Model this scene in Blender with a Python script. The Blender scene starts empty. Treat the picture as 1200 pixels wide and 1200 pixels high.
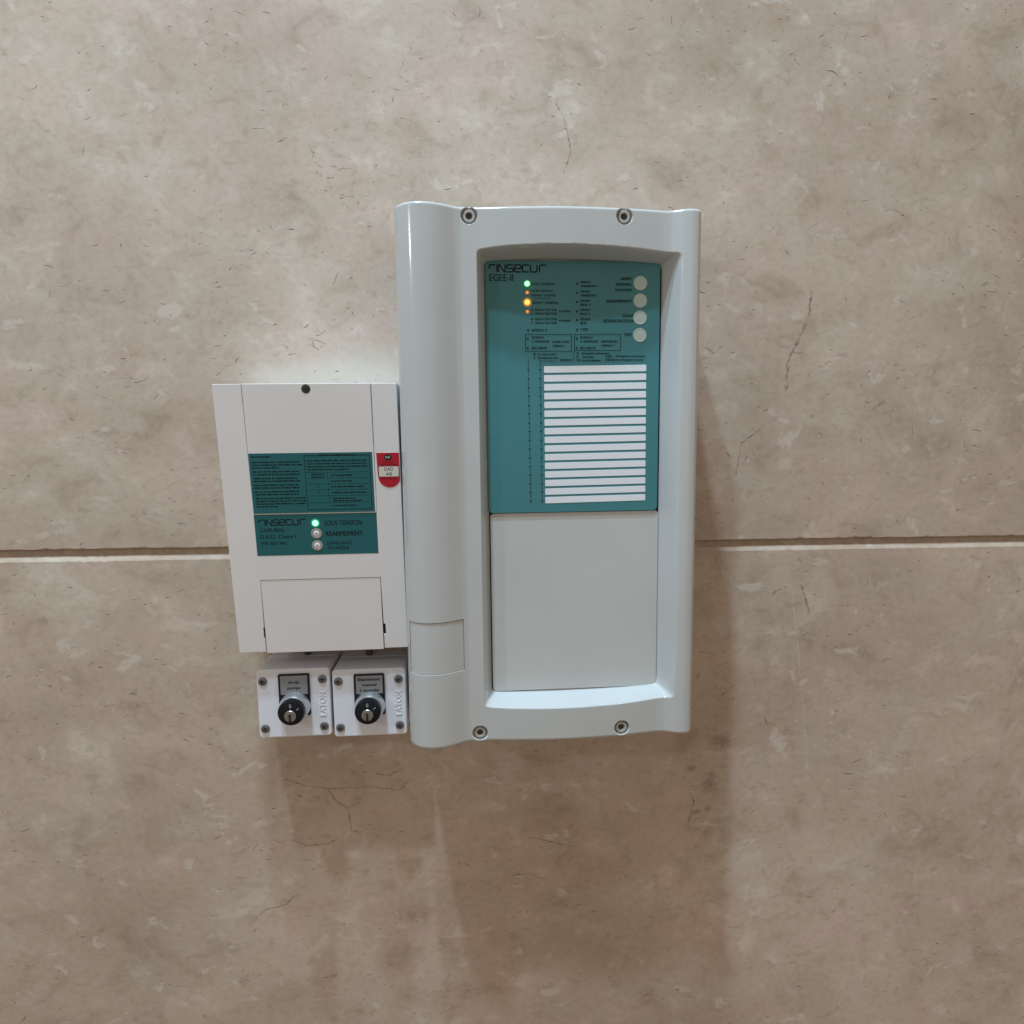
import bpy, bmesh, math, random
from mathutils import Vector, Matrix

# ------------------------------------------------------------------ camera, world, lamps, exposure
scene = bpy.context.scene
MM = 0.001
cam_data = bpy.data.cameras.new("camera")
cam = bpy.data.objects.new("camera", cam_data)
scene.collection.objects.link(cam)
scene.camera = cam
cam_data.sensor_width = 36.0
cam_data.lens = 721.0 / 1200.0 * 36.0
cam_data.clip_start = 0.02
cam_data.clip_end = 50.0
cam.location = (0.0, -0.650, 0.0)
cam.rotation_euler = (Matrix.Rotation(math.radians(-3.9), 3, 'Z') @ Matrix.Rotation(math.radians(90 - 6.3), 3, 'X')
                      @ Matrix.Rotation(math.radians(-0.7), 3, 'Z')).to_euler()

world = bpy.data.worlds.new("World")
scene.world = world
world.use_nodes = True
bg = world.node_tree.nodes["Background"]
# the room's own bounced light: warm, a little stronger from the ceiling than from the floor
wnt = world.node_tree
wtc = wnt.nodes.new('ShaderNodeTexCoord')
wsep = wnt.nodes.new('ShaderNodeSeparateXYZ')
wramp = wnt.nodes.new('ShaderNodeMapRange')
wmix = wnt.nodes.new('ShaderNodeMix')
wmix.data_type = 'RGBA'
wnt.links.new(wtc.outputs['Generated'], wsep.inputs[0])
wnt.links.new(wsep.outputs['Z'], wramp.inputs['Value'])
wramp.inputs['From Min'].default_value = -1.0
wramp.inputs['From Max'].default_value = 1.0
wnt.links.new(wramp.outputs[0], wmix.inputs['Factor'])
wmix.inputs[6].default_value = (0.52, 0.39, 0.28, 1)
wmix.inputs[7].default_value = (1.40, 1.18, 0.97, 1)
wnt.links.new(wmix.outputs[2], bg.inputs[0])
bg.inputs[1].default_value = 0.35

def downlight(name, loc, target, watts, colour, size=90, radius=0.035):
    ld = bpy.data.lights.new(name, 'SPOT')
    ld.energy = watts
    ld.color = colour
    ld.spot_size = math.radians(size)
    ld.spot_blend = 1.0
    ld.shadow_soft_size = radius
    o = bpy.data.objects.new(name, ld)
    scene.collection.objects.link(o)
    o.location = loc
    o.rotation_euler = (Vector(target) - Vector(loc)).to_track_quat('-Z', 'Y').to_euler()
    return o

COOL = (0.63, 0.845, 1.0)
downlight("ceiling_downlight", (-0.190, -0.52, 2.15), (-0.19, -0.52, 0.0), 155, COOL, 130, 0.045)
downlight("ceiling_downlight", (-0.420, -0.83, 2.15), (-0.42, -0.83, 0.0), 108, COOL, 130, 0.045)
room_lamp = bpy.data.lights.new("room_lamp", 'POINT')
room_lamp.energy = 20
room_lamp.color = (0.85, 0.94, 1.0)
room_lamp.shadow_soft_size = 0.04
room_lamp = bpy.data.objects.new("room_lamp", room_lamp)
scene.collection.objects.link(room_lamp)
room_lamp.location = (-2.05, -1.85, 1.0)

scene.view_settings.view_transform = 'Standard'
scene.view_settings.look = 'None'
scene.view_settings.exposure = 0.1
scene.view_settings.gamma = 1.0
scene.render.engine = 'CYCLES'
scene.cycles.max_bounces = 6
scene.cycles.diffuse_bounces = 3
scene.cycles.glossy_bounces = 3

# ------------------------------------------------------------------ helpers
rng = random.Random(7)

def P(x, d, z):
    """millimetres: x to the right, d out of the wall, z up"""
    return (x * MM, -d * MM, z * MM)

def flat(d0):
    return lambda x, z, h: P(x, d0 + h, z)

def link(name, mesh, mat, parent=None, loc=None):
    o = bpy.data.objects.new(name, mesh)
    scene.collection.objects.link(o)
    if mat is not None and not mesh.materials:
        mesh.materials.append(mat)
    if parent is not None:
        o.parent = parent
        if parent.type == 'EMPTY':
            o.matrix_parent_inverse = Matrix.Translation(-Vector(parent.location))
    if loc is not None:
        o.location = loc
    return o

def tag(o, label=None, category=None, group=None, kind=None):
    for k, v in (("label", label), ("category", category), ("group", group), ("kind", kind)):
        if v:
            o[k] = v
    return o

def empty(name, loc, label, category, group=None):
    o = bpy.data.objects.new(name, None)
    scene.collection.objects.link(o)
    o.location = loc
    o.empty_display_size = 0.02
    return tag(o, label, category, group)

def finish(bm, angle=34.0):
    bmesh.ops.recalc_face_normals(bm, faces=bm.faces[:])
    lim = math.radians(angle)
    for f in bm.faces:
        f.smooth = True
    for e in bm.edges:
        if len(e.link_faces) == 2:
            e.smooth = e.calc_face_angle(0.0) < lim
        else:
            e.smooth = False
    me = bpy.data.meshes.new("mesh")
    bm.to_mesh(me)
    bm.free()
    return me

def rrect(x0, x1, z0, z1, r=0.0, n=5):
    """outline of a rounded rectangle, anticlockwise"""
    if r <= 0:
        return [(x0, z0), (x1, z0), (x1, z1), (x0, z1)]
    pts = []
    for cx, cz, a0 in ((x1 - r, z0 + r, -90), (x1 - r, z1 - r, 0), (x0 + r, z1 - r, 90), (x0 + r, z0 + r, 180)):
        for i in range(n + 1):
            a = math.radians(a0 + 90 * i / n)
            pts.append((cx + r * math.cos(a), cz + r * math.sin(a)))
    return pts

def plate_mesh(outline, h0, h1, surf, bevel=0.3, back=False, seg=2):
    bm = bmesh.new()
    lo = [bm.verts.new(surf(x, z, h0)) for x, z in outline]
    hi = [bm.verts.new(surf(x, z, h1)) for x, z in outline]
    n = len(outline)
    top = bm.faces.new(hi)
    for i in range(n):
        j = (i + 1) % n
        bm.faces.new((lo[i], lo[j], hi[j], hi[i]))
    if back:
        bm.faces.new(lo[::-1])
    if bevel > 0:
        bmesh.ops.bevel(bm, geom=list(top.edges), offset=bevel * MM, segments=seg, profile=0.5, affect='EDGES')
    return finish(bm, 1.0)

def plate(name, outline, h0, h1, surf, mat, parent, bevel=0.3, **k):
    return link(name, plate_mesh(outline, h0, h1, surf, bevel, **k), mat, parent)

def lathe_mesh(profile, seg=40):
    """profile of (radius, height out of the wall), millimetres, round the y axis"""
    bm = bmesh.new()
    rings = []
    for r, h in profile:
        if r < 1e-6:
            rings.append([bm.verts.new((0, -h * MM, 0))])
        else:
            rings.append([bm.verts.new((r * MM * math.cos(2 * math.pi * i / seg), -h * MM, r * MM * math.sin(2 * math.pi * i / seg))) for i in range(seg)])
    for a, b in zip(rings, rings[1:]):
        for i in range(seg):
            j = (i + 1) % seg
            if len(a) == 1 and len(b) == 1:
                continue
            if len(a) == 1:
                bm.faces.new((a[0], b[i], b[j]))
            elif len(b) == 1:
                bm.faces.new((a[i], a[j], b[0]))
            else:
                bm.faces.new((a[i], a[j], b[j], b[i]))
    return finish(bm)

_text_cache = {}
def text_geo(body):
    if body in _text_cache:
        return _text_cache[body]
    cu = bpy.data.curves.new("t", 'FONT')
    cu.body = body
    cu.resolution_u = 3
    o = bpy.data.objects.new("t", cu)
    scene.collection.objects.link(o)
    dg = bpy.context.evaluated_depsgraph_get()
    me = bpy.data.meshes.new_from_object(o.evaluated_get(dg))
    vs = [(v.co.x, v.co.y) for v in me.vertices]
    fs = [tuple(p.vertices) for p in me.polygons]
    bpy.data.objects.remove(o)
    bpy.data.curves.remove(cu)
    bpy.data.meshes.remove(me)
    _text_cache[body] = (vs, fs)
    return vs, fs

CAP = 0.70   # capital height of the built-in font per unit size

class Print:
    """flat print: collects lettering, rules and dots lying on one surface"""
    def __init__(self, surf, h=0.06):
        self.surf, self.h, self.v, self.f = surf, h, [], []
    def add(self, pts, faces):
        b = len(self.v)
        self.v += [self.surf(x, z, self.h) for x, z in pts]
        self.f += [tuple(b + i for i in f) for f in faces]
    def text(self, body, x, z, cap, width=None, align='L', rot=0.0, weight=0.0):
        vs, fs = text_geo(body)
        if not vs:
            return
        x0 = min(v[0] for v in vs); x1 = max(v[0] for v in vs)
        s = cap / CAP
        sx = s if width is None else width / max(1e-6, x1 - x0)
        w = (x1 - x0) * sx
        off = {'L': 0.0, 'C': -w / 2, 'R': -w}[align]
        ca, sa = math.cos(rot), math.sin(rot)
        for shift in ((0, 0),) if weight <= 0 else ((-weight, 0.0), (weight, 0.0)):
            pts = []
            for vx, vz in vs:
                u, w_ = (vx - x0) * sx + off + shift[0], vz * s
                pts.append((x + u * ca - w_ * sa, z + u * sa + w_ * ca))
            self.h += 0.004
            self.add(pts, fs)
    def rect(self, x0, x1, z0, z1):
        self.add([(x0, z0), (x1, z0), (x1, z1), (x0, z1)], [(0, 1, 2, 3)])
    def line(self, xa, za, xb, zb, w):
        dx, dz = xb - xa, zb - za
        l = math.hypot(dx, dz) or 1
        nx, nz = -dz / l * w / 2, dx / l * w / 2
        self.add([(xa + nx, za + nz), (xa - nx, za - nz), (xb - nx, zb - nz), (xb + nx, zb + nz)], [(0, 1, 2, 3)])
    def frame(self, x0, x1, z0, z1, w):
        self.rect(x0, x1, z0, z0 + w); self.rect(x0, x1, z1 - w, z1)
        self.rect(x0, x0 + w, z0 + w, z1 - w); self.rect(x1 - w, x1, z0 + w, z1 - w)
    def disc(self, x, z, r, n=10, rz=None):
        rz = rz or r
        self.add([(x + r * math.cos(2 * math.pi * i / n), z + rz * math.sin(2 * math.pi * i / n)) for i in range(n)], [tuple(range(n))])
    def poly(self, pts, w):
        """stroke along a polyline with mitred joins"""
        n = len(pts)
        L, R = [], []
        for i, (x, z) in enumerate(pts):
            a = pts[max(i - 1, 0)]; b = pts[min(i + 1, n - 1)]
            def nrm(p, q):
                dx, dz = q[0] - p[0], q[1] - p[1]
                l = math.hypot(dx, dz) or 1
                return (-dz / l, dx / l)
            n1 = nrm(a, (x, z)) if i > 0 else nrm((x, z), b)
            n2 = nrm((x, z), b) if i < n - 1 else n1
            mx, mz = n1[0] + n2[0], n1[1] + n2[1]
            l2 = mx * mx + mz * mz or 1
            k = min(2.0 / l2, 1.5)
            mx *= k; mz *= k
            L.append((x + mx * w / 2, z + mz * w / 2)); R.append((x - mx * w / 2, z - mz * w / 2))
        self.add(L + R, [(i, n + i, n + i + 1, i + 1) for i in range(n - 1)])
    def words(self, x0, x1, z, cap):
        """a line of print too fine to read: word-shaped marks"""
        x = x0
        while x < x1 - 0.8:
            l = min(rng.uniform(1.2, 6.5), x1 - x)
            self.rect(x, x + l, z, z + cap * rng.uniform(0.75, 1.0))
            x += l + rng.uniform(0.5, 0.9)
    def build(self, name, mat, parent):
        me = bpy.data.meshes.new(name)
        me.from_pydata(self.v, [], self.f)
        me.update()
        return link(name, me, mat, parent)

def maker_logo(pr, x, z, w, h):
    """the squared wide lettering of the maker's name"""
    st = h * 0.2
    cw = w / 8.0
    starts = [0.0, 0.86, 1.25, 2.28, 3.30, 4.32, 5.36, 6.42]
    cw = w / 7.5
    A = lambda i, pts: pr.poly([(x + cw * starts[i] + u * cw * 0.84, z + v * h) for u, v in pts], st)
    r = 0.16
    A(0, [(0.05, 0.45), (0.05, 0.80), (0.22, 0.97), (1.0, 0.97)])                       # F drawn as a hook
    A(1, [(0.2, 0.0), (0.2, 1.0)])                                                     # I
    A(2, [(0.0, 0.0), (0.0, 0.97), (0.15, 0.97), (0.85, 0.03), (1.0, 0.03), (1.0, 1.0)]) # N
    A(3, [(1.0, 0.97), (0.15, 0.97), (0.03, 0.85), (0.03, 0.62), (0.15, 0.5), (0.88, 0.5), (1.0, 0.38), (1.0, 0.15), (0.88, 0.03), (0.0, 0.03)])  # S
    A(4, [(0.0, 0.5), (0.97, 0.5), (0.97, 0.85), (0.85, 0.97), (0.15, 0.97), (0.0, 0.82), (0.0, 0.18), (0.15, 0.03), (1.0, 0.03)])                # e
    A(5, [(1.0, 0.97), (0.15, 0.97), (0.0, 0.82), (0.0, 0.18), (0.15, 0.03), (1.0, 0.03)])                                                         # C
    A(6, [(0.0, 1.0), (0.0, 0.18), (0.15, 0.03), (0.85, 0.03), (1.0, 0.18), (1.0, 1.0)])                                                           # U
    A(7, [(0.12, 0.0), (0.12, 0.8), (0.3, 0.97), (1.15, 0.97)])                                                                                    # r

# ------------------------------------------------------------------ materials
def srgb(r, g, b):
    f = lambda c: c / 12.92 if c <= 0.04045 else ((c + 0.055) / 1.055) ** 2.4
    return (f(r / 255), f(g / 255), f(b / 255), 1.0)

def new_mat(name):
    m = bpy.data.materials.new(name)
    m.use_nodes = True
    nt = m.node_tree
    return m, nt, nt.nodes["Principled BSDF"]

def node(nt, kind, **props):
    n = nt.nodes.new(kind)
    for k, v in props.items():
        setattr(n, k, v)
    return n

def ramp(nt, fac, stops):
    n = node(nt, 'ShaderNodeValToRGB')
    cr = n.color_ramp
    while len(cr.elements) < len(stops):
        cr.elements.new(0.5)
    for e, (p, c) in zip(cr.elements, stops):
        e.position = p
        e.color = c if len(c) == 4 else (*c, 1)
    nt.links.new(fac, n.inputs[0])
    return n.outputs[0]

def noise(nt, vec, scale, detail=4.0, rough=0.55, dist=0.0):
    n = node(nt, 'ShaderNodeTexNoise')
    n.inputs['Scale'].default_value = scale
    n.inputs['Detail'].default_value = detail
    n.inputs['Roughness'].default_value = rough
    n.inputs['Distortion'].default_value = dist
    nt.links.new(vec, n.inputs['Vector'])
    return n.outputs['Fac']

def mixc(nt, fac, a, b, mode='MIX'):
    n = node(nt, 'ShaderNodeMix', data_type='RGBA', blend_type=mode)
    for sock, v in ((n.inputs['Factor'], fac), (n.inputs['A'], a), (n.inputs['B'], b)):
        pass
    ins = [s for s in n.inputs if s.enabled]
    for s, v in zip(ins, (fac, a, b)):
        if hasattr(v, 'is_output'):
            nt.links.new(v, s)
        else:
            s.default_value = v
    return [s for s in n.outputs if s.enabled][0]

def plastic(name, col, rough=0.35, grime=0.06, bump=0.03, scale=900.0, spec=0.5):
    """moulded plastic: faint tone drift, dust and a fine grain"""
    m, nt, b = new_mat(name)
    tc = node(nt, 'ShaderNodeNewGeometry').outputs['Position']
    n1 = noise(nt, tc, 9.0, 5.0, 0.6)
    c = ramp(nt, n1, [(0.3, tuple(v * (1 - grime) for v in col[:3])), (0.7, tuple(min(1, v * (1 + grime * 0.5)) for v in col[:3]))])
    nt.links.new(c, b.inputs['Base Color'])
    n2 = noise(nt, tc, 40.0, 4.0, 0.6)
    mr = node(nt, 'ShaderNodeMapRange')
    nt.links.new(n2, mr.inputs[0])
    mr.inputs['To Min'].default_value = rough - 0.03
    mr.inputs['To Max'].default_value = rough + 0.08
    nt.links.new(mr.outputs[0], b.inputs['Roughness'])
    b.inputs['Specular IOR Level'].default_value = spec
    if bump > 0:
        bp = node(nt, 'ShaderNodeBump')
        bp.inputs['Strength'].default_value = bump
        bp.inputs['Distance'].default_value = 0.0003
        nt.links.new(noise(nt, tc, scale, 2.0), bp.inputs['Height'])
        nt.links.new(bp.outputs[0], b.inputs['Normal'])
    return m

def simple(name, col, rough=0.5, metal=0.0, spec=0.5, grime=0.1):
    m, nt, b = new_mat(name)
    tc = node(nt, 'ShaderNodeNewGeometry').outputs['Position']
    n1 = noise(nt, tc, 160.0, 4.0, 0.6)
    c = ramp(nt, n1, [(0.25, tuple(v * (1 - grime) for v in col[:3])), (0.75, tuple(min(1, v * (1 + grime)) for v in col[:3]))])
    nt.links.new(c, b.inputs['Base Color'])
    b.inputs['Roughness'].default_value = rough
    b.inputs['Metallic'].default_value = metal
    b.inputs['Specular IOR Level'].default_value = spec
    return m

def lamp_mat(name, col, strength):
    m, nt, b = new_mat(name)
    b.inputs['Base Color'].default_value = (*col[:3], 1)
    b.inputs['Emission Color'].default_value = (*col[:3], 1)
    b.inputs['Emission Strength'].default_value = strength
    b.inputs['Roughness'].default_value = 0.3
    return m

M_PANEL = plastic("grey_green_plastic", (0.555, 0.585, 0.595), 0.115, 0.05, 0.008)
M_DOOR = plastic("satin_grey_plastic", (0.58, 0.605, 0.60), 0.5, 0.05, 0.08, 1500)
M_BOX = plastic("cream_plastic", (0.85, 0.85, 0.875), 0.42, 0.04, 0.02)
M_SWITCH = plastic("pale_grey_plastic", (0.80, 0.84, 0.93), 0.42, 0.05, 0.05, 1200)
M_TEAL = plastic("teal_foil", (0.055, 0.235, 0.270), 0.36, 0.08, 0.02, 1500)
M_TEALDARK = plastic("dark_teal_foil", (0.010, 0.135, 0.155), 0.42, 0.08, 0.02, 1500)
M_WHITE = plastic("white_paper", (0.84, 0.89, 0.96), 0.55, 0.03, 0.0)
M_BUTTON = plastic("pale_button", (0.50, 0.62, 0.60), 0.45, 0.04, 0.0)
M_INK = simple("dark_ink", (0.008, 0.022, 0.028), 0.55, spec=0.2)
M_BLACK = plastic("black_plastic", (0.007, 0.009, 0.013), 0.30, 0.1, 0.02, 900, 0.3)
M_GAP = simple("dark_gap", (0.02, 0.02, 0.02), 0.9)
M_STEEL = simple("steel", (0.38, 0.38, 0.39), 0.36, 1.0)
M_SCREW = simple("zinc_screw", (0.24, 0.24, 0.25), 0.38, 0.9)
M_SILVER = simple("satin_silver", (0.62, 0.64, 0.66), 0.30, 0.85)
M_SOCKET = simple("socket_shadow_steel", (0.07, 0.07, 0.065), 0.5, 0.6)
M_SCREWHEAD = plastic("grey_screw_head", (0.46, 0.46, 0.44), 0.4, 0.08, 0.0)
M_LEGEND = plastic("engraved_grey_plate", (0.24, 0.235, 0.24), 0.5, 0.08, 0.0)
M_RED = plastic("red_sticker", (0.52, 0.006, 0.028), 0.4, 0.08, 0.0)
M_DARKRED = simple("dark_red_ink", (0.14, 0.004, 0.012), 0.5)
M_STICKERWHITE = plastic("sticker_white", (0.74, 0.74, 0.68), 0.5, 0.03, 0.0)
M_MARK = simple("pale_marking", (0.55, 0.56, 0.58), 0.5)
M_GREENLED = lamp_mat("green_lamp", (0.25, 1.0, 0.35), 2.6)
M_TEALLED = lamp_mat("green_white_lamp", (0.22, 1.0, 0.55), 2.8)
M_AMBERLED = lamp_mat("amber_lamp", (1.0, 0.42, 0.07), 2.3)
M_AMBERHALO = lamp_mat("amber_halo", (0.42, 0.16, 0.03), 0.75)  # emissive colours for the painted halos round the lit lamps
M_GREENHALO = lamp_mat("green_halo", (0.02, 0.30, 0.05), 0.45)
M_TEALHALO = lamp_mat("green_white_halo", (0.01, 0.30, 0.13), 0.5)
M_DIMLED = lamp_mat("dim_orange_lamp", (0.75, 0.22, 0.04), 0.9)
M_CABLE = plastic("grey_cable_sheath", (0.10, 0.09, 0.08), 0.5, 0.1, 0.0)

# marble ------------------------------------------------------------
VEINS_DARK = [
    ([(365.2, 159.1), (364.3, 138.1), (360.2, 123.0), (351.6, 103.5), (341.9, 83.9), (341.3, 51.5)], 1.5),
    ([(316.0, 13.6), (293.8, -1.7), (288.1, -37.6)], 0.9),
    ([(92.8, 338.2), (103.1, 319.2), (108.2, 292.7), (100.3, 270.5)], 0.8),
    ([(-207.1, -360.6), (-183.8, -368.7), (-161.9, -372.8), (-154.3, -387.2), (-140.8, -396.9), (-138.2, -424.1), (-128.0, -425.8), (-113.6, -414.5)], 0.8),
    ([(-161.9, -372.8), (-139.8, -373.0), (-117.6, -373.2), (-84.3, -378.9), (-72.7, -367.6)], 0.9),
    ([(-203.3, -430.4), (-187.1, -438.4), (-164.8, -437.7), (-153.4, -432.3)], 0.9),
    ([(-249.9, -524.1), (-235.2, -510.7), (-215.6, -507.9), (-198.1, -493.7)], 0.9),
    ([(-181.4, -376.8), (-175.3, -383.0), (-170.6, -382.3)], 0.8),
    ([(-109.6, -357.7), (-94.9, -361.5), (-78.8, -352.4)], 0.9),
    ([(57.3, -441.8), (83.5, -449.5), (112.9, -458.6)], 0.8),
    ([(362.6, -124.0), (366.1, -137.5)], 0.8),
    ([(367.0, -158.8), (371.5, -173.5), (378.3, -193.3)], 1.4),
    ([(243.0, -390.2), (249.5, -412.3), (243.9, -437.0)], 1.3),
    ([(-131.6, 275.4), (-121.9, 271.6), (-109.4, 272.6)], 0.6),
    ([(-126.8, 174.2), (-131.4, 164.3), (-135.9, 159.3)], 0.7),
    ([(329.0, -312.4), (334.3, -322.8), (339.2, -318.9)], 0.7),
    ([(39.2, -488.5), (56.8, -486.4), (78.3, -495.2)], 0.7),
]
VEINS_PALE = [
    ([(356.4, -164.3), (371.7, -273.7), (379.7, -345.4), (384.9, -395.5)], 0.45),
]
STAINS = [(245.6, -370.7, 8, 5), (267.0, -388.3, 10, 16), (265.7, -419.4, 5, 5), (252.7, -422.9, 7, 4), (277.7, -338.5, 16, 12)]
PALE = [(-102.5, 78.4, 70, 26), (-128.6, 71.7, 120, 14)]


def marble(name, seed):
    m, nt, b = new_mat(name)
    pos = node(nt, 'ShaderNodeNewGeometry').outputs['Position']
    mp = node(nt, 'ShaderNodeMapping')
    nt.links.new(pos, mp.inputs['Vector'])
    mp.inputs['Location'].default_value = (seed * 1.7, 0.3 * seed, seed * 0.9)
    mp.inputs['Rotation'].default_value = (0, math.radians(12), 0)
    mp.inputs['Scale'].default_value = (0.95, 1.0, 1.2)
    v = mp.outputs[0]
    big = noise(nt, v, 4.5, 3.0, 0.55, 0.3)
    hue = noise(nt, v, 10.0, 4.0, 0.6, 0.8)
    mid = noise(nt, v, 24.0, 5.0, 0.62, 0.5)
    fine = noise(nt, v, 130.0, 4.0, 0.65, 0.2)
    c = ramp(nt, hue, [(0.34, (0.550, 0.445, 0.382)), (0.46, (0.530, 0.435, 0.362)), (0.57, (0.520, 0.440, 0.368)), (0.69, (0.570, 0.500, 0.428))])
    c1 = ramp(nt, big, [(0.32, (0.84, 0.81, 0.78)), (0.48, (0.99, 0.98, 0.97)), (0.68, (1.14, 1.15, 1.16))])
    c = mixc(nt, 0.9, c, c1, 'MULTIPLY')
    c2 = ramp(nt, mid, [(0.30, (0.83, 0.80, 0.76)), (0.45, (1.0, 0.99, 0.98)), (0.58, (1.03, 1.03, 1.03)), (0.70, (1.20, 1.22, 1.24))])
    c = mixc(nt, 0.9, c, c2, 'MULTIPLY')
    c3 = ramp(nt, fine, [(0.32, (0.86, 0.84, 0.82)), (0.5, (1.0, 1.0, 1.0)), (0.70, (1.06, 1.06, 1.06))])
    c = mixc(nt, 0.7, c, c3, 'MULTIPLY')
    # pale and brown chips with crisp, broken outlines
    for sc, thr, col, amt in ((30.0, 0.64, (0.66, 0.61, 0.55, 1), 0.55), (48.0, 0.64, (0.30, 0.23, 0.18, 1), 0.26)):
        mp2 = node(nt, 'ShaderNodeMapping')
        nt.links.new(pos, mp2.inputs['Vector'])
        mp2.inputs['Location'].default_value = (sc + seed, sc * 0.3, -sc * 0.7)
        mp2.inputs['Rotation'].default_value = (0, math.radians(18), 0)
        mp2.inputs['Scale'].default_value = (0.85, 1.0, 1.25)
        n = noise(nt, mp2.outputs[0], sc, 5.0, 0.62, 0.5)
        f = ramp(nt, n, [(thr - 0.03, (0, 0, 0)), (thr + 0.02, (amt, amt, amt))])
        c = mixc(nt, f, c, col)
    # natural pale cloud and brown stains at their places in the stone
    wob = mid if seed == 1 else fine
    def blob(cx, cz, ax, az):
        sub = node(nt, 'ShaderNodeVectorMath', operation='SUBTRACT')
        nt.links.new(pos, sub.inputs[0])
        sub.inputs[1].default_value = (cx * MM, 0, cz * MM)
        sc = node(nt, 'ShaderNodeVectorMath', operation='MULTIPLY')
        nt.links.new(sub.outputs[0], sc.inputs[0])
        sc.inputs[1].default_value = (1 / (ax * MM), 0, 1 / (az * MM))
        ln = node(nt, 'ShaderNodeVectorMath', operation='LENGTH')
        nt.links.new(sc.outputs[0], ln.inputs[0])
        ad = node(nt, 'ShaderNodeMath', operation='MULTIPLY_ADD')
        nt.links.new(wob, ad.inputs[0])
        ad.inputs[1].default_value = 2.2
        nt.links.new(ln.outputs['Value'], ad.inputs[2])
        mrn = node(nt, 'ShaderNodeMapRange')
        nt.links.new(ad.outputs[0], mrn.inputs[0])
        mrn.inputs['From Min'].default_value = 1.4
        mrn.inputs['From Max'].default_value = 2.25
        mrn.inputs['To Min'].default_value = 0.45
        mrn.inputs['To Max'].default_value = 0.0
        return mrn.outputs[0]
    for q in (STAINS if seed == 2 else []):
        c = mixc(nt, blob(*q), c, (0.20, 0.13, 0.095, 1))
    for q in (PALE if seed == 1 else []):
        c = mixc(nt, blob(*q), c, (0.64, 0.60, 0.53, 1))
    nt.links.new(c, b.inputs['Base Color'])
    b.inputs['Roughness'].default_value = 0.42
    b.inputs['Specular IOR Level'].default_value = 0.35
    bp = node(nt, 'ShaderNodeBump')
    bp.inputs['Strength'].default_value = 0.10
    bp.inputs['Distance'].default_value = 0.0006
    nt.links.new(fine, bp.inputs['Height'])
    nt.links.new(bp.outputs[0], b.inputs['Normal'])
    return m

def vein_mat(name, col, cover, breaks=0.0):
    m, nt, b = new_mat(name)
    pos = node(nt, 'ShaderNodeNewGeometry').outputs['Position']
    n = noise(nt, pos, 260.0, 4.0, 0.7)
    f = ramp(nt, n, [(0.34, (0, 0, 0)), (0.52, (cover, cover, cover))])
    if breaks:
        f2 = ramp(nt, noise(nt, pos, 75.0, 3.0, 0.6), [(0.36, (1 - breaks,) * 3), (0.58, (1, 1, 1))])
        f = mixc(nt, 1.0, f, f2, 'MULTIPLY')
    b.inputs['Base Color'].default_value = (*col, 1)
    b.inputs['Roughness'].default_value = 0.7
    nt.links.new(f, b.inputs['Alpha'])
    return m

M_VEIN = vein_mat("vein_mineral", (0.18, 0.125, 0.09), 0.42, 0.85)
M_PALEVEIN = vein_mat("pale_calcite", (0.75, 0.72, 0.66), 0.8)
M_FISSURE = vein_mat("fissure_mineral", (0.11, 0.085, 0.07), 0.75)
M_FLECK = vein_mat("fleck_mineral", (0.66, 0.62, 0.56), 0.75)
M_GROUT = simple("grout", (0.40, 0.32, 0.25), 0.9, grime=0.2)

# ------------------------------------------------------------------ the wall: two marble slabs over a recessed joint
TILT = -0.0083
def joint_z(x, base):
    return base + TILT * x

wall = bpy.data.meshes.new("wall")
wall.from_pydata([P(-1600, -3.2, -1500), P(1600, -3.2, -1500), P(1600, -3.2, 1500), P(-1600, -3.2, 1500)], [], [(0, 1, 2, 3)])
wall = link("wall", wall, M_GROUT)
tag(wall, kind="structure")

def slab(z_from_joint, z_far, chamfer, mat):
    """front at d = 0, chamfered along the joint, the worked edge slightly uneven and chipped"""
    s = 1 if z_far > z_from_joint else -1
    r = random.Random(int(abs(z_from_joint) * 10))
    cols = [-1600.0] + [-560.0 + 4.0 * i for i in range(321)] + [1600.0]
    bm = bmesh.new()
    rows, drift = [], 0.0
    for x in cols:
        drift = drift * 0.8 + r.gauss(0, 0.12)
        nick = r.uniform(0.5, 1.3) if r.random() < 0.05 else 0.0
        zj = joint_z(x, z_from_joint) + drift * 0.6
        c = chamfer + drift + nick + r.gauss(0, 0.06)
        c = max(c, 0.3)
        rows.append([bm.verts.new(q) for q in (P(x, -3.1, zj), P(x, -c * 0.62, zj + s * nick * 0.3), P(x, -c * 0.16, zj + s * c * 0.72), P(x, 0, zj + s * (c + 0.4)), P(x, 0, z_far), P(x, -3.1, z_far))])
    for a, b in zip(rows, rows[1:]):
        for i in range(5):
            bm.faces.new((a[i], b[i], b[i + 1], a[i + 1]))
    me = finish(bm, 12)
    flat_faces = [abs(p.normal.y) > 0.9999 for p in me.polygons]      # the polished face stays truly flat
    me.polygons.foreach_set("use_smooth", [not q for q in flat_faces])
    return link("marble_slab", me, mat, wall)

upper = slab(-104.8, 1500, 0.6, marble("marble_upper", 1))
lower = slab(-112.5, -1500, 4.6, marble("marble_lower", 2))
upper["label"] = "upper slab of beige veined marble"
lower["label"] = "lower slab of beige veined marble"

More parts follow.
